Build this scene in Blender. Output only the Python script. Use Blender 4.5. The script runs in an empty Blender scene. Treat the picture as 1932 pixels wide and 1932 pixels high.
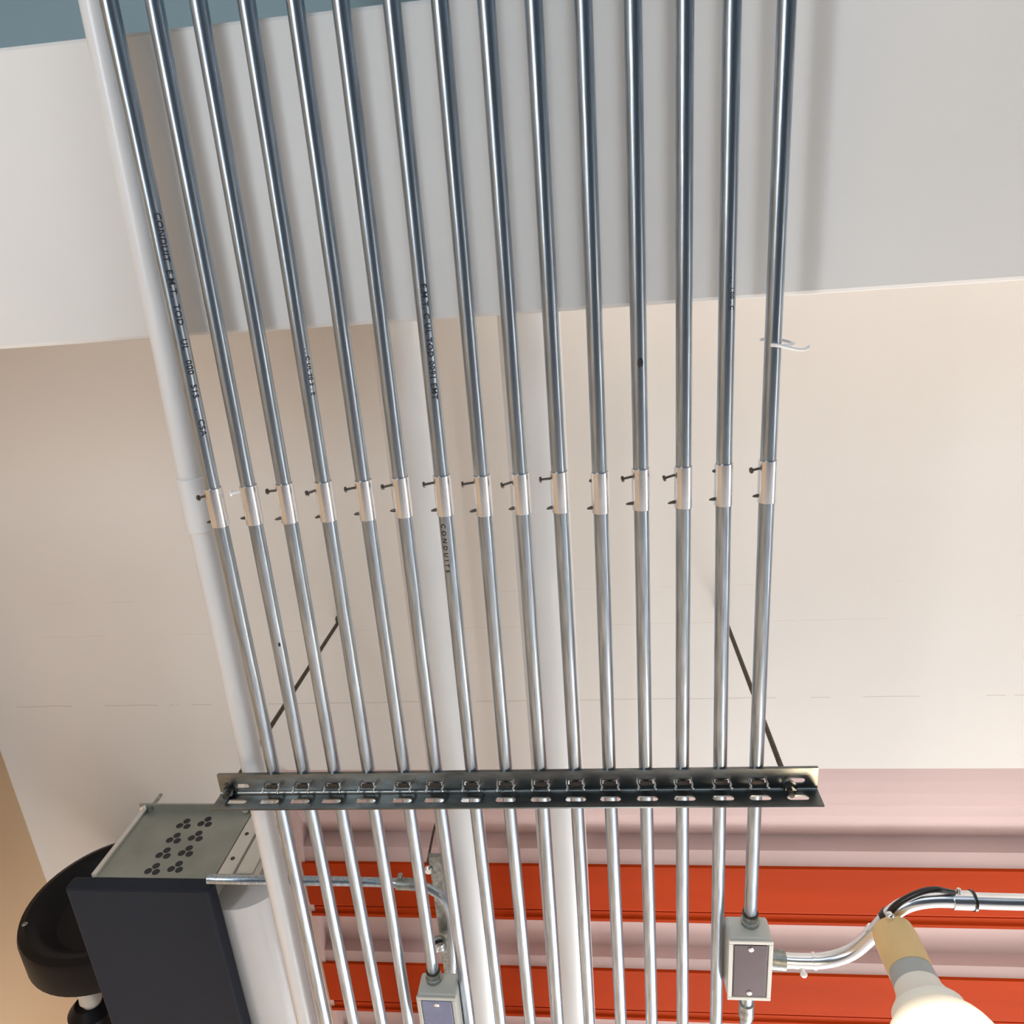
import bpy, bmesh, math, random
from mathutils import Vector, Matrix
random.seed(7)
C = bpy.context.scene.collection
sc = bpy.context.scene

# ------------------------------------------------------------------ camera
# world: x across the conduits, y along them, z up. h = height of the conduit run above the camera
EYE = 1.5
H = 0.91
F = 1421.63
AX = ((0.99345283, -0.03880167, -0.10745185),   # world x in (right, down, forward)
      (0.07230177, 0.94177093, 0.32838996),     # world y
      (0.08845295, -0.3340089, 0.93841043))     # world z
def vec(px, py):
    v = (px - 966.0, py - 966.0, F)
    return Vector([sum(a * b for a, b in zip(r, v)) for r in AX])
def at(px, py, k):
    """pixel direction met with the level at k*H above the camera (real place of the thing)"""
    d = vec(px, py); d *= k * H / d.z
    return Vector((d.x, d.y, d.z + EYE))
def Z(k): return EYE + k * H

cam = bpy.data.cameras.new('camera'); cam.lens = F / 1932 * 36; cam.sensor_width = 36
cam.clip_start = 0.02
co = bpy.data.objects.new('camera', cam); C.objects.link(co); sc.camera = co
right = Vector((AX[0][0], AX[1][0], AX[2][0])); up = -Vector((AX[0][1], AX[1][1], AX[2][1])); fw = Vector((AX[0][2], AX[1][2], AX[2][2]))
co.matrix_world = Matrix(((right.x, up.x, -fw.x, 0), (right.y, up.y, -fw.y, 0), (right.z, up.z, -fw.z, EYE), (0, 0, 0, 1)))

# ------------------------------------------------------------------ light
sc.view_settings.view_transform = 'Standard'; sc.view_settings.look = 'None'
sc.view_settings.gamma = 1; sc.view_settings.use_curve_mapping = False
sc.view_settings.exposure = 0.85
w = bpy.data.worlds.new('world'); sc.world = w; w.use_nodes = True
bg = w.node_tree.nodes['Background']; bg.inputs[0].default_value = (0.75, 0.85, 1, 1); bg.inputs[1].default_value = 0.35
def area(name, loc, aim, sx, sy, power, col):
    l = bpy.data.lights.new(name, 'AREA'); l.shape = 'RECTANGLE'; l.size = sx; l.size_y = sy; l.energy = power; l.color = col
    o = bpy.data.objects.new(name, l); C.objects.link(o); o.location = loc
    d = Vector(aim) - Vector(loc); o.rotation_euler = d.to_track_quat('-Z', 'Y').to_euler(); return o
area('daylight_left_window', (-1.46, -0.55, 0.42), (-0.1, -0.2, 2.5), 2.2, 0.34, 27, (0.80, 0.90, 1.0))
area('daylight_back_window', (0.5, -2.9, 0.9), (0.3, 0.2, 2.6), 3.2, 1.2, 21, (0.75, 0.88, 1.0))
area('daylight_far_shopfront', (1.4, 5.9, 1.1), (0.6, 2.2, 0.2), 3.6, 1.7, 235, (0.97, 0.985, 1.0))
area('warm_right_lamp', (3.1, 1.0, 1.2), (0.8, 0.9, 2.9), 2.0, 0.8, 10, (1.0, 0.95, 0.90))

# ------------------------------------------------------------------ materials
def mat(name, col, rough=0.5, metal=0.0, noise=0.0, nscale=30, bump=0.0, stretch=None, coat=0.0, emit=None, dark=None):
    m = bpy.data.materials.new(name); m.use_nodes = True
    n = m.node_tree.nodes; L = m.node_tree.links; b = n['Principled BSDF']
    b.inputs['Base Color'].default_value = (*col, 1); b.inputs['Roughness'].default_value = rough; b.inputs['Metallic'].default_value = metal
    b.inputs['Coat Weight'].default_value = coat
    if noise or bump:
        tc = n.new('ShaderNodeTexCoord'); mp = n.new('ShaderNodeMapping'); nz = n.new('ShaderNodeTexNoise')
        L.new(tc.outputs['Object'], mp.inputs[0]); L.new(mp.outputs[0], nz.inputs['Vector'])
        if stretch: mp.inputs['Scale'].default_value = stretch
        nz.inputs['Scale'].default_value = nscale; nz.inputs['Detail'].default_value = 5
        if noise:
            cr = n.new('ShaderNodeValToRGB'); cr.color_ramp.elements[0].position = 0.3; cr.color_ramp.elements[1].position = 0.7
            d = dark or tuple(c * (1 - noise) for c in col)
            cr.color_ramp.elements[0].color = (*d, 1); cr.color_ramp.elements[1].color = (*[min(1, c * (1 + noise * .4)) for c in col], 1)
            L.new(nz.outputs['Fac'], cr.inputs[0]); L.new(cr.outputs[0], b.inputs['Base Color'])
            if metal:
                mr = n.new('ShaderNodeMapRange'); mr.inputs[3].default_value = rough * 1.5; mr.inputs[4].default_value = rough * .75
                L.new(nz.outputs['Fac'], mr.inputs[0]); L.new(mr.outputs[0], b.inputs['Roughness'])
        if bump:
            bp = n.new('ShaderNodeBump'); bp.inputs['Strength'].default_value = bump; bp.inputs['Distance'].default_value = 0.002
            L.new(nz.outputs['Fac'], bp.inputs['Height']); L.new(bp.outputs[0], b.inputs['Normal'])
    if emit:
        b.inputs['Emission Color'].default_value = (*emit[0], 1); b.inputs['Emission Strength'].default_value = emit[1]
    return m
M = dict(
    emt=mat('galvanized_steel', (0.45, 0.51, 0.57), 0.28, 1, 0.35, 14, 0.10, (22, 1.2, 22)),
    emt_bright=mat('bright_zinc', (0.90, 0.91, 0.93), 0.22, 1, 0.12, 20, 0.05),
    strut=mat('strut_steel', (0.21, 0.22, 0.215), 0.28, 1, 0.45, 9, 0.15, (2, 6, 6)),
    prong=mat('plated_clamp', (0.80, 0.79, 0.74), 0.25, 1, 0.15, 60),
    rod=mat('dark_rod', (0.10, 0.085, 0.065), 0.45, 0.7, 0.2, 300),
    screw=mat('dark_screw', (0.10, 0.085, 0.07), 0.4, 0.8, 0.2, 200),
    pvc=mat('white_pvc', (0.76, 0.745, 0.73), 0.35, 0, 0.05, 5, 0.03, None, 0.1),
    ceil=None,
    beam=mat('beam_plaster', (0.76, 0.725, 0.685), 0.55, 0, 0.05, 3, 0.04),
    teal=mat('teal_ceiling_shade', (0.27, 0.37, 0.40), 0.7, 0, 0.06, 3),  # cool shade of the back ceiling put into its base colour
    wall=mat('tan_wall_paint', (0.66, 0.45, 0.27), 0.7, 0, 0.04, 3),
    wall_cool=mat('slate_wall_paint', (0.24, 0.29, 0.34), 0.7, 0, 0.04, 3),
    orange=mat('orange_steel_paint', (0.50, 0.046, 0.0015), 0.8, 0, 0.14, 2.2, 0.05, (0.6, 4, 4)),
    deck=mat('pale_deck_paint', (0.64, 0.47, 0.44), 0.6, 0, 0.07, 4, 0.05, (0.6, 4, 4)),
    cream=mat('cream_enamel', (0.60, 0.56, 0.49), 0.45, 0, 0.06, 6),
    galv=mat('galvanized_sheet', (0.30, 0.31, 0.27), 0.5, 0.35, 0.18, 12, 0.05),
    slate=mat('dark_grey_housing', (0.019, 0.024, 0.035), 0.6, 0, 0.08, 4),
    black=mat('black_plastic', (0.009, 0.008, 0.009), 0.42, 0, 0.1, 8),
    ink=mat('black_ink', (0.015, 0.015, 0.02), 0.6),
    boxgrey=mat('light_grey_box', (0.56, 0.56, 0.52), 0.4, 0.15, 0.05, 10, 0.03),
    cover=mat('cover_floor_reflection', (0.095, 0.068, 0.075), 0.2, 0.5, 0.10, 25),  # dark floor reflection put into the cover's base colour
    zinc=mat('cast_zinc', (0.38, 0.40, 0.38), 0.38, 1, 0.4, 90, 0.3),
    ochre=mat('ochre_socket', (0.80, 0.56, 0.26), 0.5, 0, 0.12, 14),
    collar=mat('grey_collar', (0.42, 0.43, 0.42), 0.5, 0, 0.05, 20),
    tape=mat('black_tape', (0.02, 0.015, 0.014), 0.3),
    tie=mat('white_tie', (0.86, 0.84, 0.82), 0.35),
    floor=mat('pale_floor_tile', (0.82, 0.82, 0.81), 0.35, 0, 0.06, 2),
    dark_mat=mat('unseen_dark_mat', (0.030, 0.050, 0.075), 0.9, 0, 0.2, 20),  # for the unseen mat added to darken conduit reflections
)
def ceiling_mat():
    m = mat('cream_ceiling_paint', (0.82, 0.765, 0.705), 0.6, 0, 0.03, 2.5, 0.03)
    n = m.node_tree.nodes; L = m.node_tree.links; b = n['Principled BSDF']
    src = b.inputs['Base Color'].links[0].from_socket
    tc = n.new('ShaderNodeTexCoord'); sx = n.new('ShaderNodeSeparateXYZ'); L.new(tc.outputs['Object'], sx.inputs[0])
    nz = n.new('ShaderNodeTexNoise'); nz.inputs['Scale'].default_value = 9; nz.inputs['Detail'].default_value = 6; L.new(tc.outputs['Object'], nz.inputs['Vector'])
    prev = src
    def mth(op, a, c):
        x = n.new('ShaderNodeMath'); x.operation = op
        for i, v in enumerate((a, c)):
            if isinstance(v, (int, float)): x.inputs[i].default_value = v
            else: L.new(v, x.inputs[i])
        return x.outputs[0]
    wob = mth('MULTIPLY', mth('SUBTRACT', nz.outputs['Fac'], 0.5), 0.008)
    for y0, wd, thr in ((0.962, 0.0011, 0.46), (0.775, 0.0009, 0.52), (0.690, 0.0008, 0.57)):   # drywall joint hairlines
        d = mth('ABSOLUTE', mth('SUBTRACT', mth('ADD', sx.outputs['Y'], wob), y0), 0)
        line = mth('MULTIPLY', mth('LESS_THAN', d, wd), mth('GREATER_THAN', nz.outputs['Fac'], thr))
        mx = n.new('ShaderNodeMixRGB'); mx.inputs[2].default_value = (0.42, 0.33, 0.28, 1)
        L.new(mth('MULTIPLY', line, 0.4 if y0 > .9 else .15), mx.inputs[0]); L.new(prev, mx.inputs[1]); prev = mx.outputs[0]
    L.new(prev, b.inputs['Base Color']); return m
M['ceil'] = ceiling_mat()
for q_ in ('orange', 'slate', 'black', 'deck'): M[q_].node_tree.nodes['Principled BSDF'].inputs['Specular IOR Level'].default_value = 0.15

# ------------------------------------------------------------------ mesh helpers
def obj(name, bm, m, parent=None, smooth=False, bevel=0.0):
    if isinstance(bm, bmesh.types.BMesh):
        bmesh.ops.recalc_face_normals(bm, faces=bm.faces)
        me = bpy.data.meshes.new(name); bm.to_mesh(me); bm.free()
    else: me = bm
    if smooth:
        for p in me.polygons: p.use_smooth = True
    me.materials.clear(); me.materials.append(M[m])
    o = bpy.data.objects.new(name, me); C.objects.link(o)
    if parent is not None:
        o.parent = parent
        w0 = parent.location.copy(); q = parent.parent
        while q is not None: w0 += q.location; q = q.parent
        o.location = -w0
    if smooth and hasattr(me, 'set_sharp_from_angle'): me.set_sharp_from_angle(angle=math.radians(35))
    if bevel:
        bv = o.modifiers.new('bevel', 'BEVEL'); bv.width = bevel; bv.segments = 2; bv.limit_method = 'ANGLE'
    return o
def tag(o, label, cat, group=None, kind=None):
    if label: o['label'] = label
    if cat: o['category'] = cat
    if group: o['group'] = group
    if kind: o['kind'] = kind
    return o
def thing(name, loc, label, cat, group=None):
    o = bpy.data.objects.new(name, None); o.empty_display_size = 0.05; C.objects.link(o); o.location = loc
    return tag(o, label, cat, group)
def box(bm, x0, x1, y0, y1, z0, z1):
    v = [bm.verts.new((x, y, z)) for x in (x0, x1) for y in (y0, y1) for z in (z0, z1)]
    for f in ((0, 1, 3, 2), (4, 6, 7, 5), (0, 4, 5, 1), (2, 3, 7, 6), (0, 2, 6, 4), (1, 5, 7, 3)): bm.faces.new([v[i] for i in f])
def bx(*a):
    bm = bmesh.new(); box(bm, *a); return bm
def tube(bm, pts, r, seg=20, cap=True, refine=True):
    """round bar swept through pts; r a number or one per point"""
    P = [Vector(p) for p in pts]
    R = r if isinstance(r, (list, tuple)) else [r] * len(P)
    t0 = (P[1] - P[0]).normalized(); nrm = t0.orthogonal().normalized(); rings = []
    for i, p in enumerate(P):
        t = ((P[min(i + 1, len(P) - 1)] - P[max(i - 1, 0)])).normalized()
        nrm = (nrm - t * nrm.dot(t)).normalized(); b = t.cross(nrm)
        rings.append([bm.verts.new(p + (nrm * math.cos(a) + b * math.sin(a)) * R[i]) for a in [2 * math.pi * k / seg for k in range(seg)]])
    for a, b_ in zip(rings, rings[1:]):
        for k in range(seg): bm.faces.new((a[k], a[(k + 1) % seg], b_[(k + 1) % seg], b_[k]))
    if cap:
        bm.faces.new(rings[0]); bm.faces.new(rings[-1])
def tb(pts, r, seg=20):
    bm = bmesh.new(); tube(bm, pts, r, seg); return bm
def spline(pts, n=8):
    P = [Vector(p) for p in pts]; P = [P[0] * 2 - P[1]] + P + [P[-1] * 2 - P[-2]]; out = []
    for i in range(1, len(P) - 2):
        for k in range(n):
            t = k / n; a, b, c, d = P[i - 1:i + 3]
            out.append(0.5 * ((2 * b) + (c - a) * t + (2 * a - 5 * b + 4 * c - d) * t * t + (3 * b - a - 3 * c + d) * t ** 3))
    out.append(P[-2]); return out
def lathe(bm, o, axis, prof, seg=28):
    """prof = (distance along axis, radius) pairs"""
    axis = Vector(axis).normalized(); u = axis.orthogonal().normalized(); v = axis.cross(u); o = Vector(o); rings = []
    for d, r in prof:
        if r < 1e-6: rings.append([bm.verts.new(o + axis * d)]); continue
        rings.append([bm.verts.new(o + axis * d + (u * math.cos(a) + v * math.sin(a)) * r) for a in [2 * math.pi * k / seg for k in range(seg)]])
    for a, b in zip(rings, rings[1:]):
        for k in range(seg):
            k2 = (k + 1) % seg
            if len(a) == 1: bm.faces.new((a[0], b[k], b[k2]))
            elif len(b) == 1: bm.faces.new((a[k], a[k2], b[0]))
            else: bm.faces.new((a[k], a[k2], b[k2], b[k]))
def lt(o, axis, prof, seg=28):
    bm = bmesh.new(); lathe(bm, o, axis, prof, seg); return bm
def screw_head(o, axis, r, t, slot=True):
    bm = bmesh.new(); lathe(bm, o, axis, [(0, 0), (0, r), (t * .6, r), (t, r * .7), (t, 0)], 14); return bm
def hexnut(o, axis, r, t):
    bm = bmesh.new(); lathe(bm, o, axis, [(0, 0), (0, r), (t, r), (t, 0)], 6); return bm
def prism(bm, prof, x0, x1):
    """(y,z) outline swept along x"""
    a = [bm.verts.new((x0, y, z)) for y, z in prof]; b = [bm.verts.new((x1, y, z)) for y, z in prof]; n = len(prof)
    for k in range(n): bm.faces.new((a[k], a[(k + 1) % n], b[(k + 1) % n], b[k]))
    bm.faces.new(a); bm.faces.new(b)
def sheet(pts, x0, x1, t=0.004):
    """folded sheet of thickness t following (y,z) points, swept along x"""
    top = [(y, z + t) for y, z in pts]; bm = bmesh.new()
    rows = [[bm.verts.new((x, y, z)) for y, z in L] for x in (x0, x1) for L in (pts, top)]
    n = len(pts)
    for k in range(n - 1):
        bm.faces.new((rows[0][k], rows[0][k + 1], rows[2][k + 1], rows[2][k])); bm.faces.new((rows[1][k], rows[1][k + 1], rows[3][k + 1], rows[3][k]))
        for s in (0, 2): bm.faces.new((rows[s][k], rows[s][k + 1], rows[s + 1][k + 1], rows[s + 1][k]))
    for k in (0, n - 1): bm.faces.new((rows[0][k], rows[1][k], rows[3][k], rows[2][k]))
    return bm

# ------------------------------------------------------------------ the room
HC = 1.6                                       # ceiling level in units of H
zc = Z(HC); XL, XR = -1.645 * H, 3.3
YB, YF = -3.0, 6.0
def struct(name, bm, m, bevel=0): return tag(obj(name, bm, m, bevel=bevel), None, None, kind='structure')
YD = 1.262 * H                                 # where the flat ceiling gives way to the ribbed deck
bw = (-0.2787 * 1.08 * H, 0.0800 * 1.08 * H)   # plastered beam, from / to
struct('floor', bx(XL, XR, YB, YF, -0.1, 0), 'floor')
struct('wall_left', bx(XL - 0.1, XL, YB, YF, 0, zc + 0.3), 'wall')
struct('wall_right', bx(XR, XR + 0.1, YB, YF, 0, zc + 0.3), 'wall_cool')
struct('wall_back', bx(XL - 0.1, XR + 0.1, YB - 0.1, YB, 0, zc + 0.3), 'wall_cool')
struct('wall_front', bx(XL - 0.1, XR + 0.1, YF, YF + 0.1, 0, zc + 0.3), 'wall')
struct('ceiling', bx(XL, XR, bw[1] - 0.01, YD, zc, zc + 0.02), 'ceil')
struct('ceiling_back', bx(XL, XR, YB, bw[0] + 0.01, zc, zc + 0.02), 'teal')
struct('ceiling_left', bx(XL, -0.847 * H, YD, YF, zc, zc + 0.02), 'ceil')
b = struct('trim_1', bx(XL, XR, bw[0], bw[1], Z(1.08), zc), 'beam', 0.005)
# side of the bulkhead on which the orange beams stop
struct('trim_2', bx(-0.853 * H, -0.838 * H, YD, YF, zc - 0.003, zc + 0.09), 'deck')

# ribbed pale deck between the orange beams
def k(*a): return [(y * H, Z(z)) for y, z in a]
xo = -0.847 * H
y = 1.262; band = []
prof = [(1.262, 1.600), (1.30, 1.601), (1.34, 1.604), (1.38, 1.609), (1.42, 1.617), (1.46, 1.629), (1.50, 1.646), (1.515, 1.654), (1.523, 1.606), (1.568, 1.600)]
struct('ceiling_deck', sheet([(YD, zc), *k(*prof[1:])], xo, XR), 'deck')
beams = []
s = 1.568
for i in range(6):
    beams.append(s)
    e = s + 0.1955
    nxt = s + 0.374
    struct('ceiling_deck', sheet(k((e, 1.604), (e + 0.004, 1.634), (nxt - 0.040, 1.640), (nxt - 0.034, 1.606), (nxt, 1.600)), xo, XR), 'deck')
    s = nxt
for i, s in enumerate(beams[:2]):
    e = s + 0.1955
    lab = ('orange painted steel roof beam across the deck, passing just beyond the hanging channel',
           'orange painted steel roof beam lowest in view, behind the junction boxes and light bulb')[i]
    t = thing('roof_beam', (xo, s * H, Z(1.58)), lab, 'beam', 'orange roof beams')
    bm = bmesh.new(); prism(bm, k((s, 1.645), (s, 1.600), (s + 0.004, 1.594), (e - 0.044, 1.594), (e - 0.034, 1.600), (e - 0.034, 1.645)), xo, XR)
    obj('web_flange', bm, 'orange', t)
    bm = bmesh.new(); prism(bm, k((e - 0.034, 1.645), (e - 0.034, 1.597), (e - 0.016, 1.597), (e - 0.013, 1.592), (e - 0.003, 1.592), (e, 1.598), (e, 1.645)), xo, XR)
    obj('lip', bm, 'orange', t)
tag(obj('added_dark_mat', bx(-1.45, 3.2, -2.95, 1.05, 0.0, 0.012), 'dark_mat', bevel=0.004), 'unseen dark mat added below the camera to darken reflections in the conduits', 'mat')  # out of view; added so the overhead tubes reflect something dark

# ------------------------------------------------------------------ the fifteen conduits
top = [-0.548, -0.492, -0.438, -0.380, -0.322, -0.268, -0.208, -0.152, -0.099, -0.045, 0.011, 0.066, 0.124, 0.175, 0.235]
mid = [-0.547, -0.495, -0.442, -0.384, -0.324, -0.271, -0.212, -0.156, -0.100, -0.045, 0.009, 0.066, 0.123, 0.181, 0.236]
bot = {0: 615, 1: 668, 2: 721, 3: 772, 5: 887, 6: 945, 7: 1001, 8: 1053, 9: 1112, 10: 1172, 11: 1230, 12: 1288, 13: 1351}
R_E = 0.0096
YC = [0.2945, 0.2930, 0.2925, 0.2920, 0.2925, 0.2905, 0.2905, 0.2930, 0.2925, 0.2925, 0.2960, 0.2935, 0.2930, 0.2920, 0.2900]
where = [
 'leftmost galvanized conduit, against the white plastic pipe, with black lettering above its coupling',
 'second galvanized conduit from the left, white glint painted onto the set screw of its coupling',
 'third galvanized conduit from the left, plain and unmarked above its coupling',
 'fourth galvanized conduit from the left, brownish rust specks above its coupling',
 'fifth galvanized conduit from the left, ending in the lilac-covered junction box at the bottom',
 'sixth galvanized conduit from the left, passing over the left edge of the left drain pipe',
 'seventh galvanized conduit from the left, with lettering both above and below its coupling',
 'eighth galvanized conduit from the left, middle one of the run of fifteen',
 'ninth galvanized conduit from the left, crossing the left edge of the right white drain pipe',
 'tenth galvanized conduit from the left, running in front of the right white drain pipe',
 'eleventh galvanized conduit from the left, first one right of the right white drain pipe',
 'twelfth galvanized conduit from the left, with a black paint blob above its coupling',
 'thirteenth galvanized conduit from the left, lettering near the top of the picture',
 'fourteenth galvanized conduit from the left, passing beside the mirror-covered junction box',
 'rightmost galvanized conduit, with a white tie and ending in the mirror-covered junction box']
def text_mesh(s, size):
    cu = bpy.data.curves.new('lettering', 'FONT'); cu.body = s; cu.size = size; cu.space_character = 1.15; cu.offset = 0.0002
    o = bpy.data.objects.new('tmp', cu); C.objects.link(o); bpy.context.view_layer.update()
    me = bpy.data.meshes.new_from_object(o.evaluated_get(bpy.context.evaluated_depsgraph_get()))
    bpy.data.objects.remove(o); return me
def lettering(s, size, cx, y0, ang, parent, r=R_E):
    """print wrapped on the tube; runs along +y. ang = where round the tube (0 = straight down, + = towards +x)"""
    me = text_mesh(s, size)
    bm = bmesh.new(); bm.from_mesh(me)
    bmesh.ops.subdivide_edges(bm, edges=[e for e in bm.edges if e.calc_length() > size * .3], cuts=2)
    for v in bm.verts:
        a = ang + (v.co.y - size * .35) / r
        v.co = Vector((cx(y0 + v.co.x) + math.sin(a) * (r + .00025), y0 + v.co.x, Z(1) - math.cos(a) * (r + .00025)))
    return obj('printed_marking', bm, 'ink', parent)
def coupling_bm(x0, y0, x1, y1):
    bm = bmesh.new(); a = Vector((x0, y0, Z(1))); d = Vector((x1 - x0, y1 - y0, 0)); L = d.length
    lathe(bm, a, d, [(0.0005, R_E + .0003), (0, R_E + .0009), (0, .0116), (L, .0116), (L, R_E + .0009), (L - .0005, R_E + .0003)], 28)
    return bm
screwlen = [13, 14, 14, 15, 14, 15, 14, 15, 15, 14, 3, 14, 15, 3, 12]
JY = {4: 1.298 * 0.965 * H - 0.006 - .012, 14: 1.1427 * 0.965 * H - 0.018}
cxf = []
for i in range(15):
    y0, y1 = YC[i] * H, (YC[i] + 0.0585) * H
    x_t, x_m = top[i] * H, mid[i] * H
    if i in bot: e = at(bot[i], 1932, 1.0)
    else: e = Vector((x_m * 1.0, 1.34 * H, 0))
    knots = [(-1.7, x_t + (x_t - x_m) * .5), (-0.5 * H, x_t), (0.32 * H, (x_t + x_m) / 2 + random.uniform(-.0006, .0006)), (0.80 * H, x_m), (e.y, e.x), (3.4, e.x + (e.x - x_m) * .6)]
    def cx(yy, kn=knots):
        for (ya, xa), (yb, xb) in zip(kn, kn[1:]):
            if yy <= yb: return xa + (xb - xa) * (yy - ya) / (yb - ya)
        return kn[-1][1]
    cxf.append(cx)
    yend = JY.get(i, 3.4)
    t = thing('conduit', (cx(0), 0, Z(1)), where[i], 'conduit', 'galvanized conduits on the trapeze hanger')
    ys = [q for q in (-1.7, -1.0, -0.5 * H, -0.2, 0, 0.15)] + [y0 + .02]
    obj('upper_tube', tb([(cx(q), q, Z(1)) for q in ys], R_E, 24), 'emt', t, True)
    ys = [y1 - .02, 0.5, 0.65, 0.8 * H, 0.95, 1.1] + [q for q in (1.3, 1.8, 2.5, 3.4) if q < yend - .03]
    ys = [q for q in ys if q < yend - .01] + ([yend] if i in JY else [])
    obj('lower_tube', tb([(cx(q), q, Z(1)) for q in ys], R_E, 24), 'emt', t, True)
    cp = obj('coupling', coupling_bm(cx(y0), y0, cx(y1), y1), 'emt_bright', t, True)
    # set screws point left and a little down
    for yy, ln, hd in ((y0 + .0085, screwlen[i] * .001, True), (y1 - .0085, random.uniform(.006, .009), False)):
        d = Vector((-1, random.uniform(0.02, .3), random.uniform(-.05, -.28))).normalized()
        o = Vector((cx(yy), yy, Z(1))) + d * .0112
        bm = bmesh.new(); n_ = ln
        if hd and ln > .005: lathe(bm, o, d, [(0, .0016), (n_ - .003, .0016), (n_ - .003, .0036), (n_ - .001, .0040), (n_, .0030), (n_, 0)], 12)
        else: lathe(bm, o, d, [(0, .0024), (n_ * .6, .0019), (n_, .0008), (n_, 0)], 10)
        sobj = obj('set_screw', bm, 'screw', cp, True)
        if i == 1 and hd: sobj.data.materials[0] = M['tie']  # white material stands for a glint on this set screw
    if i == 0:
        lettering('CONDUIT  E.M.T.  TOD    UL   000   515   .   CSA', 0.0108, cx, -0.070, .85, t)
    if i == 6:
        lettering('E.M.T. C UL TOD 0091 EMT', 0.0100, cx, 0.03, .45, t)
        lettering('C O N D U I T 5', 0.0085, cx, 0.328, -.30, t)
    if i == 3: lettering('. . C UL 20 2 . E', 0.0075, cx, 0.095, .95, t)
    if i == 12: lettering('CONDUIT', 0.0105, cx, -0.345, .5, t)
    if i == 13: lettering('.  . .  : 00 . C', 0.0070, cx, 0.04, .45, t)
    if i in (11, 1):
        q = at(1202, 683, 1.0) if i == 11 else at(521, 1211, 1.0)
        a = 0.1 if i == 11 else .5; rr = .0034 if i == 11 else .0018
        bm = bmesh.new(); bmesh.ops.create_uvsphere(bm, u_segments=12, v_segments=8, radius=1)
        for v in bm.verts: v.co = Vector((v.co.x * rr, v.co.y * rr * 1.9, v.co.z * .0016)) + Vector((cx(q.y) + math.sin(a) * R_E, q.y, Z(1) - math.cos(a) * R_E))
        p = obj('paint_blob', bm, 'ink', t, True)

# white tie round the rightmost conduit
pts = [at(*p) for p in ((1435, 641, 1.016), (1450, 640, 1.020), (1478, 643, 1.020), (1496, 648, 1.010), (1492, 652, .994), (1470, 652, .982),
                        (1456, 651, .983), (1470, 652, .978), (1492, 657, .982), (1510, 660, .988), (1522, 658, .996), (1526, 654, 1.004))]
tag(obj('cable_tie', tb(spline(pts, 5), .0019, 8), 'tie', None, True), 'white wire tie looped round the rightmost conduit above its coupling', 'tie')

# ------------------------------------------------------------------ trapeze channel
XA, XB = -0.640 * H, 0.330 * H * 0.985
zw = Z(1) - R_E - .0014            # web under the conduits
sw = lambda x: -0.012 * x          # the channel sits slightly askew
def slotted(w_, l0, l1, slots, sw_, sl_, th):
    """flat bar along local x with stadium slots, as a mesh (x, v in 0..w, thickness)"""
    cu = bpy.data.curves.new('bar', 'CURVE'); cu.dimensions = '2D'; cu.fill_mode = 'BOTH'; cu.extrude = th / 2
    def poly(p):
        s_ = cu.splines.new('POLY'); s_.points.add(len(p) - 1); s_.use_cyclic_u = True
        for a, b in zip(s_.points, p): a.co = (*b, 0, 1)
    poly([(l0, 0), (l1, 0), (l1, w_), (l0, w_)])
    for c, v in slots:
        r = sw_ / 2; h_ = sl_ / 2 - r
        poly([(c + h_ + r * math.cos(a), v + r * math.sin(a)) for a in [-math.pi / 2 + math.pi * q / 8 for q in range(9)]] +
             [(c - h_ + r * math.cos(a), v + r * math.sin(a)) for a in [math.pi / 2 + math.pi * q / 8 for q in range(9)]])
    o = bpy.data.objects.new('tmp', cu); C.objects.link(o); bpy.context.view_layer.update()
    me = bpy.data.meshes.new_from_object(o.evaluated_get(bpy.context.evaluated_depsgraph_get()))
    bpy.data.objects.remove(o); return me
PY0 = 0.7835 * H; WEB = .0325; FL = .036
st = thing('strut_channel', ((XA + XB) / 2, PY0, zw), 'long galvanized slotted channel hanging level across under all fifteen conduits', 'channel')
sx = [cxf[i](.8 * H) for i in range(15)]
sx = [sx[0] - .0508] + sx + [sx[-1] + .0508]
me = slotted(WEB - .006, XA, XB, [(x, .0185) for x in sx], .0085, .027, .0022)
for v in me.vertices: v.co = Vector((v.co.x, PY0 + v.co.y + sw(v.co.x), zw + v.co.z))
obj('web', me, 'strut', st)
me = slotted(FL - .006, XA, XB, [(x, .0135) for x in sx], .0095, .0295, .0022)
for v in me.vertices: v.co = Vector((v.co.x, PY0 + WEB + v.co.z + sw(v.co.x), zw - .006 - v.co.y))
obj('flange', me, 'strut', st)
# rolled corner between the two, a little lip on the near edge, a return lip at the bottom
bm = bmesh.new(); cor = []
for x in (XA, XB):
    cor.append([bm.verts.new((x, PY0 + WEB - .006 + (.006 + o_) * math.sin(a) + sw(x), zw - .006 + (.006 + o_) * math.cos(a))) for o_ in (-.0011, .0011) for a in [math.pi / 2 * q / 6 for q in range(7)]])
for q in range(6):
    for o_ in (0, 7): bm.faces.new((cor[0][o_ + q], cor[0][o_ + q + 1], cor[1][o_ + q + 1], cor[1][o_ + q]))
for c_ in cor: bm.faces.new(c_[:7] + c_[7:][::-1])
obj('rolled_corner', bm, 'strut', st, True)
bm = bmesh.new()
for yy, za, zb in ((PY0, zw - .0011, zw + .004),):
    v = [bm.verts.new((x, yy + d + sw(x), z)) for x in (XA, XB) for d in (-.0022, 0) for z in (za, zb)]
    for f in ((0, 1, 3, 2), (4, 6, 7, 5), (0, 4, 5, 1), (2, 3, 7, 6), (0, 2, 6, 4), (1, 5, 7, 3)): bm.faces.new([v[j] for j in f])
obj('lip', bm, 'strut', st)
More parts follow.
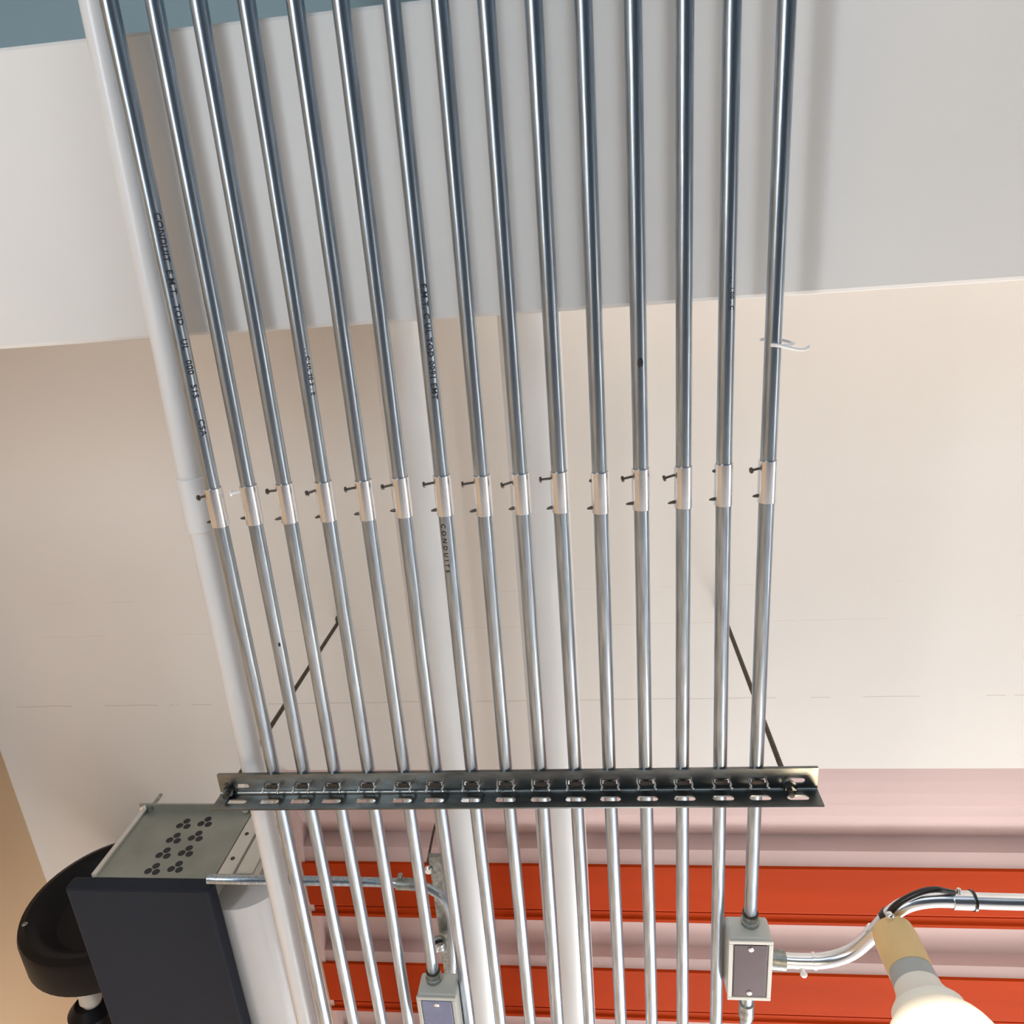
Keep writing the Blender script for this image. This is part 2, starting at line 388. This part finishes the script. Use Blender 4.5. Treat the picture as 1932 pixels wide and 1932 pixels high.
for i in range(15):                 # strap clamps hooked through the web slots
    x = cxf[i](.8 * H); yy = PY0 + .0185 + sw(x); tw = random.uniform(-.5, .5)
    cl = obj('strap_clamp', tb([(x + math.sin(a) * .0106, yy, Z(1) - math.cos(a) * .0106) for a in [math.radians(62 + j * 236 / 14) for j in range(15)]], .0012, 8), 'prong', st, True)
    for s_ in (-1, 1):
        d = Vector((s_ * .0010, .0014 + tw * .001, -1)); p = Vector((x + s_ * .0122, yy - .001, zw + .004))
        pts = [p, p + d * .010, p + d * .015 + Vector((-s_ * .001, .002, 0)), p + d * .019 + Vector((s_ * .0016, .003, 0))]
        obj('prong', tb(spline(pts, 4), [.0018] * 12 + [.0009], 8), 'prong', cl, True)
    bm = bx(x - .0085, x + .0085, yy - .0035, yy + .0035, zw - .0042, zw - .0012)
    obj('clamp_bar', bm, 'screw', cl, False, .0008)

# ------------------------------------------------------------------ hanger rods
def hanger(px, py, label):
    b0 = at(px, py, 1.0); z0 = zw
    t = thing('threaded_rod', (b0.x, b0.y, z0 - .035), label, 'rod', 'threaded hanger rods')
    lo = Vector((b0.x, b0.y, z0 - .019)); hi = Vector((b0.x, b0.y, zc))
    bm = bmesh.new(); n_ = 200; pts = []; rs = []
    for j in range(n_ + 1): pts.append(lo.lerp(hi, j / n_)); rs.append(.0036 if j % 2 else .0042)
    tube(bm, pts, rs, 10); obj('rod_shaft', bm, 'rod', t)
    obj('hex_nut', hexnut((b0.x, b0.y, z0 - .010), (0, 0, 1), .0085, .007), 'strut', t)
    obj('hex_nut', hexnut((b0.x, b0.y, z0 + .003), (0, 0, 1), .0085, .007), 'strut', t)
    obj('washer', lt((b0.x, b0.y, z0 - .003), (0, 0, 1), [(0, .0045), (0, .0115), (.0016, .0115), (.0016, .0045)], 20), 'strut', t, True)
    obj('ceiling_anchor', lt((b0.x, b0.y, zc), (0, 0, -1), [(0, .011), (.006, .011), (.012, .0065), (.018, .006), (.018, 0)], 16), 'rod', t, True)
hanger(441, 1479, 'thin dark threaded rod holding up the left end of the slotted channel')
hanger(1484, 1474, 'thin dark threaded rod holding up the right end of the slotted channel')

# ------------------------------------------------------------------ white pipes
pv = thing('plastic_pipe', (-0.575 * H, 0, Z(1.03)), 'slim white plastic pipe running along the left side of the leftmost conduit', 'pipe')
cen = [(-1.7, -0.555), (-0.5 * H, -0.5625), (0.1 * H, -0.5715), (0.34 * H, -0.5785)]
obj('upper_length', tb([(x * H * 1.03, y_, Z(1.03)) for y_, x in cen[:-1]] + [(-0.578 * H * 1.03, .30 * H, Z(1.03))], .0172, 28), 'pvc', pv, True)
cen2 = [(0.355 * H, -0.5785), (0.8 * H, -0.5812), (1.35 * H, -0.5860), (3.4, -0.60)]
obj('lower_length', tb([(x * H * 1.03, y_, Z(1.03)) for y_, x in cen2], .0172, 28), 'pvc', pv, True)
a = Vector((-0.5775 * H * 1.03, .285 * H, Z(1.03))); bb = Vector((-0.5790 * H * 1.03, .368 * H, Z(1.03)))
L_ = (bb - a).length
obj('socket_joint', lt(a, bb - a, [(0, .0172), (.0005, .0190), (.010, .0200), (L_ - .001, .0200), (L_, .0192), (L_, .0172)], 28), 'pvc', pv, True)
for sx_, lab in ((-0.242, 'left one of two thick white drain pipes, seen behind the sixth and seventh conduits'),
                 (-0.0735, 'right one of two thick white drain pipes, seen behind the ninth and tenth conduits')):
    x = sx_ * 1.38 * H
    t = thing('drain_pipe', (x, bw[1], Z(1.38)), lab, 'pipe', 'white drain pipes under the ceiling')
    obj('pipe_barrel', tb([(x, bw[1], Z(1.38)), (x, 1.0, Z(1.38)), (x, 2.0, Z(1.38)), (x, 3.6, Z(1.38))], .0515, 48), 'pvc', t, True)
    obj('pipe_flange', lt((x, bw[1], Z(1.38)), (0, 1, 0), [(0, .0515), (0, .058), (.012, .058), (.016, .0520)], 48), 'pvc', t, True)

# ------------------------------------------------------------------ junction boxes
def junction(x0, x1, ya, yb, cover_m, label, xc):
    zb, zt = Z(.965), Z(1.015)
    t = thing('junction_box', ((x0 + x1) / 2, (ya + yb) / 2, zb), label, 'junction box', 'junction boxes at the conduit ends')
    bm = bx(x0, x1, ya, yb, zb + .002, zt); obj('box_body', bm, 'boxgrey', t, False, .005)
    # raised rim round the recessed cover
    bm = bmesh.new(); e = .0065
    for a_ in ((x0, x1, ya, ya + e), (x0, x1, yb - e, yb), (x0, x0 + e, ya + e, yb - e), (x1 - e, x1, ya + e, yb - e)): box(bm, *a_, zb - .0015, zb + .002)
    obj('rim', bm, 'boxgrey', t, False, .0008)
    cv = obj('cover_plate', bx(x0 + e + .002, x1 - e - .002, ya + e + .002, yb - e - .002, zb - .001, zb + .0015), cover_m, t, False, .0006)
    for yy in (ya + .016, yb - .016):
        obj('cover_screw', screw_head(((x0 + x1) / 2, yy, zb - .001), (0, 0, -1), .0042, .0018), 'emt_bright', cv, True)
    # threaded connector on the near side with its dark gland ring
    c0 = Vector((xc, ya, Z(1) - .000))
    obj('connector', lt(c0, (0, -1, 0), [(0, .0135), (.007, .0140), (.008, .0118), (.017, .0118), (.018, .0108), (.018, 0)], 12), 'zinc', t, True)
    obj('gland_ring', lt(c0 + Vector((0, -.018, 0)), (0, -1, 0), [(0, .0112), (.0002, .0120), (.0022, .0120), (.0022, .0092)], 24), 'screw', t, True)
    # connector on the far side
    obj('connector', lt((xc, yb, Z(1)), (0, 1, 0), [(0, .0135), (.007, .0140), (.008, .0118), (.026, .0112), (.026, 0)], 12), 'zinc', t, True)
    return t
M['cover_lilac'] = mat('lilac_protective_film', (0.22, 0.25, 0.40), 0.25, 0.6, 0.12, 20)
kx = .965 * H
jb = junction(.2019 * kx, .2765 * kx, 1.1427 * kx, 1.281 * kx, 'cover', 'light grey junction box with brown reflection painted on its mirror-like cover, ending the rightmost conduit', cxf[14](1.0))
junction(-.3634 * kx, -.289 * kx, 1.298 * kx, 1.43 * kx, 'cover_lilac', 'light grey junction box with bluish lilac cover, at the end of the fifth conduit', cxf[4](1.1))
# the box's far connector carries a short continuation
t = thing('conduit_stub', (.2365 * H, 1.281 * kx + .02, Z(1)), 'short dented conduit leaving the far end of the mirror-covered junction box', 'conduit')
q0 = Vector((cxf[14](1.0), 1.281 * kx + .027, Z(1)))
obj('stub_tube', tb([q0, q0 + Vector((.0005, .5, 0)), q0 + Vector((0, 2.0, 0))], R_E, 24), 'emt', t, True)
obj('coupling', lt(q0 + Vector((0, .02, 0)), (0, 1, 0), [(0, .0093), (0, .012), (.03, .012), (.03, .0093)], 20), 'zinc', t, True)

# ------------------------------------------------------------------ swan-neck conduit on the right
t = thing('bent_conduit', at(1467, 1810, .99), 'shiny conduit with a swan-neck bend running from the mirror-covered box to the right edge', 'conduit')
pts = [at(1450, 1809, .99), at(1510, 1813, .99), at(1560, 1811, .99), at(1606, 1796, .99), at(1645, 1764, .99), at(1678, 1728, .99), at(1712, 1706, .99), at(1760, 1697, .99), at(1830, 1699, .99), at(1932, 1702, .99), at(2400, 1712, .99)]
sp = spline(pts, 8)
obj('bent_tube', tb(sp, .0112, 24), 'emt_bright', t, True)
def sleeve(pa, pb, r, m, nm):
    a_, b_ = Vector(pa), Vector(pb); L = (b_ - a_).length
    return obj(nm, lt(a_, b_ - a_, [(0, .0112), (0, r), (L, r), (L, .0112)], 24), m, t, True)
sleeve(at(1452, 1809, .99), at(1480, 1812, .99), .0145, 'zinc', 'box_connector')
sleeve(at(1532, 1813, .99), at(1538, 1813, .99), .0128, 'emt_bright', 'coupling_ring')
sleeve(at(1646, 1763, .99), at(1652, 1757, .99), .0135, 'emt_bright', 'coupling_ring')
sc0 = sleeve(at(1795, 1698, .99), at(1834, 1699, .99), .0132, 'emt_bright', 'coupling')
sleeve(at(1833, 1699, .99), at(1838, 1699, .99), .0148, 'tape', 'gland_ring')
q = at(1514, 1822, .985)
obj('set_screw', lt(q, (0.05, .75, -.55), [(0, .003), (.009, .003), (.010, .0052), (.013, .0056), (.016, .003), (.017, 0)], 14), 'tie', t, True)
q = at(1809, 1690, .99)
obj('set_screw', lt(q, (0, -.8, .2), [(0, .0045), (.006, .004), (.011, .0028), (.012, 0)], 12), 'emt_bright', t, True)
# black lead taped along the bend
t2 = thing('black_lead', at(1690, 1722, .99), 'black lead taped along the top of the swan-neck conduit above the bulb', 'cable')
lp = [at(1672, 1738, .985), at(1684, 1715, .985), at(1708, 1697, .985), at(1740, 1683, .985), at(1768, 1679, .985), at(1800, 1684, .99)]
obj('lead_strip', tb(spline(lp, 6), [.0042] * 4 + [.0050] * 22 + [.0040] * 5, 12), 'tape', t2, True)
a_, b_ = at(1669, 1742, .99), at(1689, 1718, .99); d = (b_ - a_).normalized()
obj('tape_band', lt(a_.lerp(b_, .25), d, [(0, .0118), (0, .0142), (.010, .0142), (.010, .0118)], 20), 'tape', t2, True)
bm = bmesh.new(); bmesh.ops.create_uvsphere(bm, u_segments=16, v_segments=10, radius=.0062, matrix=Matrix.Translation(at(1679, 1728, .965)))
obj('clamp_bolt', bm, 'emt_bright', t2, True)

# ------------------------------------------------------------------ light bulb under the bend
bp = Vector((0.452 * 1.0 * H, 1.078 * H, Z(.972)))
lamp = thing('light_bulb', bp - Vector((0, 0, .235)), 'large frosted light bulb, lit, hanging from an ochre socket under the swan-neck conduit', 'light bulb')
obj('socket', lt(bp, (0, 0, -1), [(0, 0), (0, .022), (.004, .0285), (.02, .0305), (.060, .0305), (.071, .0300), (.071, .026)], 36), 'ochre', lamp, True)
obj('collar', lt(bp - Vector((0, 0, .066)), (0, 0, -1), [(0, 0), (0, .0265), (.003, .0290), (.016, .0298), (.027, .0305)], 36), 'collar', lamp, True)
gm = mat('frosted_globe', (0.85, 0.82, 0.74), 0.4)
n = gm.node_tree.nodes; L = gm.node_tree.links; b = n['Principled BSDF']
tc = n.new('ShaderNodeTexCoord'); sp_ = n.new('ShaderNodeSeparateXYZ'); mr = n.new('ShaderNodeMapRange')
L.new(tc.outputs['Generated'], sp_.inputs[0]); L.new(sp_.outputs['Z'], mr.inputs[0])
mr.inputs[1].default_value = 0.98; mr.inputs[2].default_value = 0.50; mr.inputs[3].default_value = 0.10; mr.inputs[4].default_value = 1.0
pw = n.new('ShaderNodeMath'); pw.operation = 'POWER'; pw.inputs[1].default_value = 6; L.new(mr.outputs[0], pw.inputs[0])
ml = n.new('ShaderNodeMath'); ml.operation = 'MULTIPLY'; ml.inputs[1].default_value = 1.1; L.new(pw.outputs[0], ml.inputs[0])
b.inputs['Emission Color'].default_value = (1, 0.80, 0.52, 1); L.new(ml.outputs[0], b.inputs['Emission Strength'])
M['globe'] = gm
gp = [(0, .0300), (.010, .0315), (.022, .0365), (.036, .0470)]
for j in range(19):
    a = math.radians(138 - j * 138 / 18); gp.append((.098 + .070 * math.cos(a), .070 * math.sin(a) if j < 18 else 0))
gp = gp[:4] + [(max(d_, 0), r_) for d_, r_ in gp[4:]]
obj('globe', lt(bp - Vector((0, 0, .092)), (0, 0, -1), gp, 40), 'globe', lamp, True)

pl = bpy.data.lights.new('bulb_glow', 'POINT'); pl.energy = 1.6; pl.color = (1, .78, .5); pl.shadow_soft_size = .05
po = bpy.data.objects.new('bulb_glow', pl); C.objects.link(po); po.location = bp - Vector((0, 0, .33))

# ------------------------------------------------------------------ conduit and bracket behind the left boxes
t = thing('service_conduit', at(400, 1657, 1.12), 'thin conduit crossing behind the left conduits from the cream box to its bend', 'conduit')
pts = [at(392, 1658, 1.12), at(470, 1660, 1.13), at(600, 1662, 1.17), at(700, 1664, 1.2), at(780, 1668, 1.2), at(812, 1678, 1.2), at(838, 1698, 1.2), at(851, 1735, 1.2), at(854, 1790, 1.2), at(856, 1860, 1.2), at(870, 2000, 1.2)]
obj('bent_tube', tb(spline(pts, 8), .0086, 20), 'emt', t, True)
obj('coupling', lt(at(748, 1667, 1.2), at(790, 1669, 1.2) - at(748, 1667, 1.2), [(0, .0086), (0, .0112), (.038, .0112), (.038, .0086)], 20), 'zinc', t, True)
obj('set_screw', lt(at(756, 1660, 1.2), (0, -1, .1), [(0, .003), (.008, .003), (.009, .005), (.012, .005), (.013, 0)], 12), 'zinc', t, True)
t = thing('hanger_bracket', at(822, 1690, 1.3), 'small grey steel bracket and clip hanging between the fifth conduit and left drain pipe', 'bracket')
a0, a1 = at(823, 1612, 1.28), at(846, 1850, 1.28)
obj('bracket_bar', bx(a0.x - .016, a0.x + .014, a0.y, a1.y, Z(1.275), Z(1.285)), 'zinc', t, False, .002)
obj('bracket_lip', bx(a0.x + .011, a0.x + .014, a0.y, a1.y, Z(1.255), Z(1.275)), 'zinc', t)
obj('bolt', screw_head(at(809, 1640, 1.275), (0, 0, -1), .009, .007), 'emt_bright', t, True)
wq = at(806, 1630, 1.285)
obj('hanger_wire', tb([wq, Vector((wq.x - .004, wq.y, Z(1.38))), Vector((wq.x - .004, wq.y, zc + .03))], .0025, 8), 'rod', t, True)
q = at(828, 1775, 1.25)
obj('conduit_clip', lt(q, (0, 1, 0), [(0, .009), (0, .014), (.016, .014), (.016, .009)], 16), 'zinc', t, True)
obj('clip_bolt', screw_head(q + Vector((0, .0, -.014)), (0, 0, -1), .006, .010), 'emt_bright', t, True)

# ------------------------------------------------------------------ equipment on the left
s = 1.12
gx0, gx1 = -.9985 * s * H, -.7190 * s * H
gy = 1.0512 * s * H
t = thing('grey_housing', ((gx0 + gx1) / 2, gy, Z(s)), 'dark grey flat-bottomed equipment housing at bottom left, beyond the end of the channel', 'housing')
obj('bottom_pan', bx(gx0, gx1, gy, 2.1, Z(s), Z(s * 1.030)), 'slate', t, False, .006)
k2 = s * 1.032
px0, px1 = -.9420 * k2 * H * .985, gx1 - .002
py_ = 1.0185 * k2 * H
ztp = Z(k2 * 1.166)
side = obj('galvanized_face', bx(px0, px1, py_, py_ + .004, Z(k2) - .004, ztp), 'galv', t, False, .001)
obj('casing', bx(px0 + .004, px1 - .004, py_ + .004, 1.12, Z(k2) - .002, ztp - .004), 'galv', t)
obj('edge_rail', bx(px0 - .004, px0 + .006, py_ - .006, py_ + .004, Z(k2) - .004, ztp), 'cream', t, False, .001)
obj('top_flange', bx(px0 - .006, px1, py_ - .020, py_ + .004, ztp - .004, ztp), 'galv', t, False, .001)
for xx in (px0 + .006, px1 - .010):
    obj('bolt', hexnut((xx, py_ - .012, ztp - .004), (0, 0, -1), .0075, .008), 'emt_bright', t)
obj('hanger_stud', tb([(px0 + .02, py_ - .012, ztp - .01), (px0 + .02, py_ - .012, ztp + .035)], .004, 10), 'zinc', t, True)
# punched three-lobed vent openings in two columns on the galvanized face
for c_ in range(4):
    for r_, fx in ((0, .46), (1, .64)):
        zz = Z(k2) + .017 + c_ * .040 + r_ * .006; xx = px0 + (px1 - px0) * fx
        bm = bmesh.new()
        for dx, dz in ((-.009, -.006), (.008, -.008), (0, .007)):
            lathe(bm, (xx + dx, py_ - .0006, zz + dz), (0, 1, 0), [(0, 0), (0, .0072), (.0012, .0072)], 12)
        obj('vent_hole', bm, 'ink', side)
# cream box alongside
cx0, cx1 = px1 + .002, -.548 * k2 * 1.166 * H * .985
t = thing('cream_box', ((cx0 + cx1) / 2, py_, Z(k2)), 'cream painted metal box beside the dark housing, partly behind the white plastic pipe', 'box')
obj('box_body', bx(cx0, cx1, py_ + .006, py_ + .022, Z(k2) + .004, ztp - .006), 'cream', t, False, .004)
lid = obj('front_lid', bx(cx0 + .034, cx1 - .004, py_ + .001, py_ + .006, Z(k2) + .012, ztp - .012), 'cream', t, False, .002)
fr = obj('mounting_flange', bx(cx0, cx0 + .030, py_ - .001, py_ + .006, Z(k2) + .002, ztp - .006), 'cream', t, False, .002)
for zz in (.25, .62, .88): obj('flange_screw', screw_head((cx0 + .014, py_ - .001, Z(k2) + (ztp - Z(k2)) * zz), (0, -1, 0), .004, .002), 'screw', fr, True)
# round white duct beyond
t = thing('round_duct', (-.80 * H, 1.26 * H, Z(1.22)), 'broad round white duct beyond the cream box, between dark housing and white plastic pipe', 'duct')
obj('duct_barrel', tb([(-.80 * H, 1.28 * H, Z(1.255)), (-.80 * H, 2.0, Z(1.255)), (-.80 * H, 3.4, Z(1.255))], .094 * H, 48), 'pvc', t, True)
obj('duct_collar', lt((-.80 * H, 1.272 * H, Z(1.255)), (0, 1, 0), [(0, 0), (0, .0955 * H), (.012, .0955 * H), (.012, .094 * H)], 48), 'pvc', t, True)
# black motor hung on the ceiling
mc = Vector((-1.262 * H, 1.475 * H, Z(1.385)))
t = thing('motor_housing', (mc.x, mc.y, Z(1.17)), 'round black motor housing with an open rim, left of the galvanized plate', 'motor')
RM = .208 * H
obj('barrel', lt(mc, (0, 1, 0), [(.035, 0), (.035, RM * .62), (.010, RM * .76), (0, RM * .82), (-.004, RM * .90), (.002, RM * .98), (.012, RM), (.082, RM), (.096, RM * .93), (.102, RM * .6), (.102, 0)], 56), 'black', t, True)
for a in (-2.6, -.5, 1.1):
    obj('rim_bolt', screw_head(mc + Vector((math.cos(a) * RM * .9, -.003, math.sin(a) * RM * .9)), (0, -1, 0), .006, .004), 'zinc', t, True)
obj('mounting_foot', bx(mc.x - .05, mc.x + .05, mc.y + .03, mc.y + .08, mc.z + RM * .9, zc), 'black', t)
q = at(165, 1868, 1.24); q.y = mc.y + .101
obj('pale_neck', lt(q, (0.15, 1, -.1), [(-.02, .024), (.02, .026), (.03, .021), (.05, .024), (.06, .019), (.10, .021), (.10, 0)], 20), 'cream', t, True)
obj('rear_hub', lt(q + Vector((0, .09, -.005)), (0, 1, 0), [(-.03, 0), (-.03, .030), (-.01, .048), (.12, .048), (.13, 0)], 32), 'black', t, True)
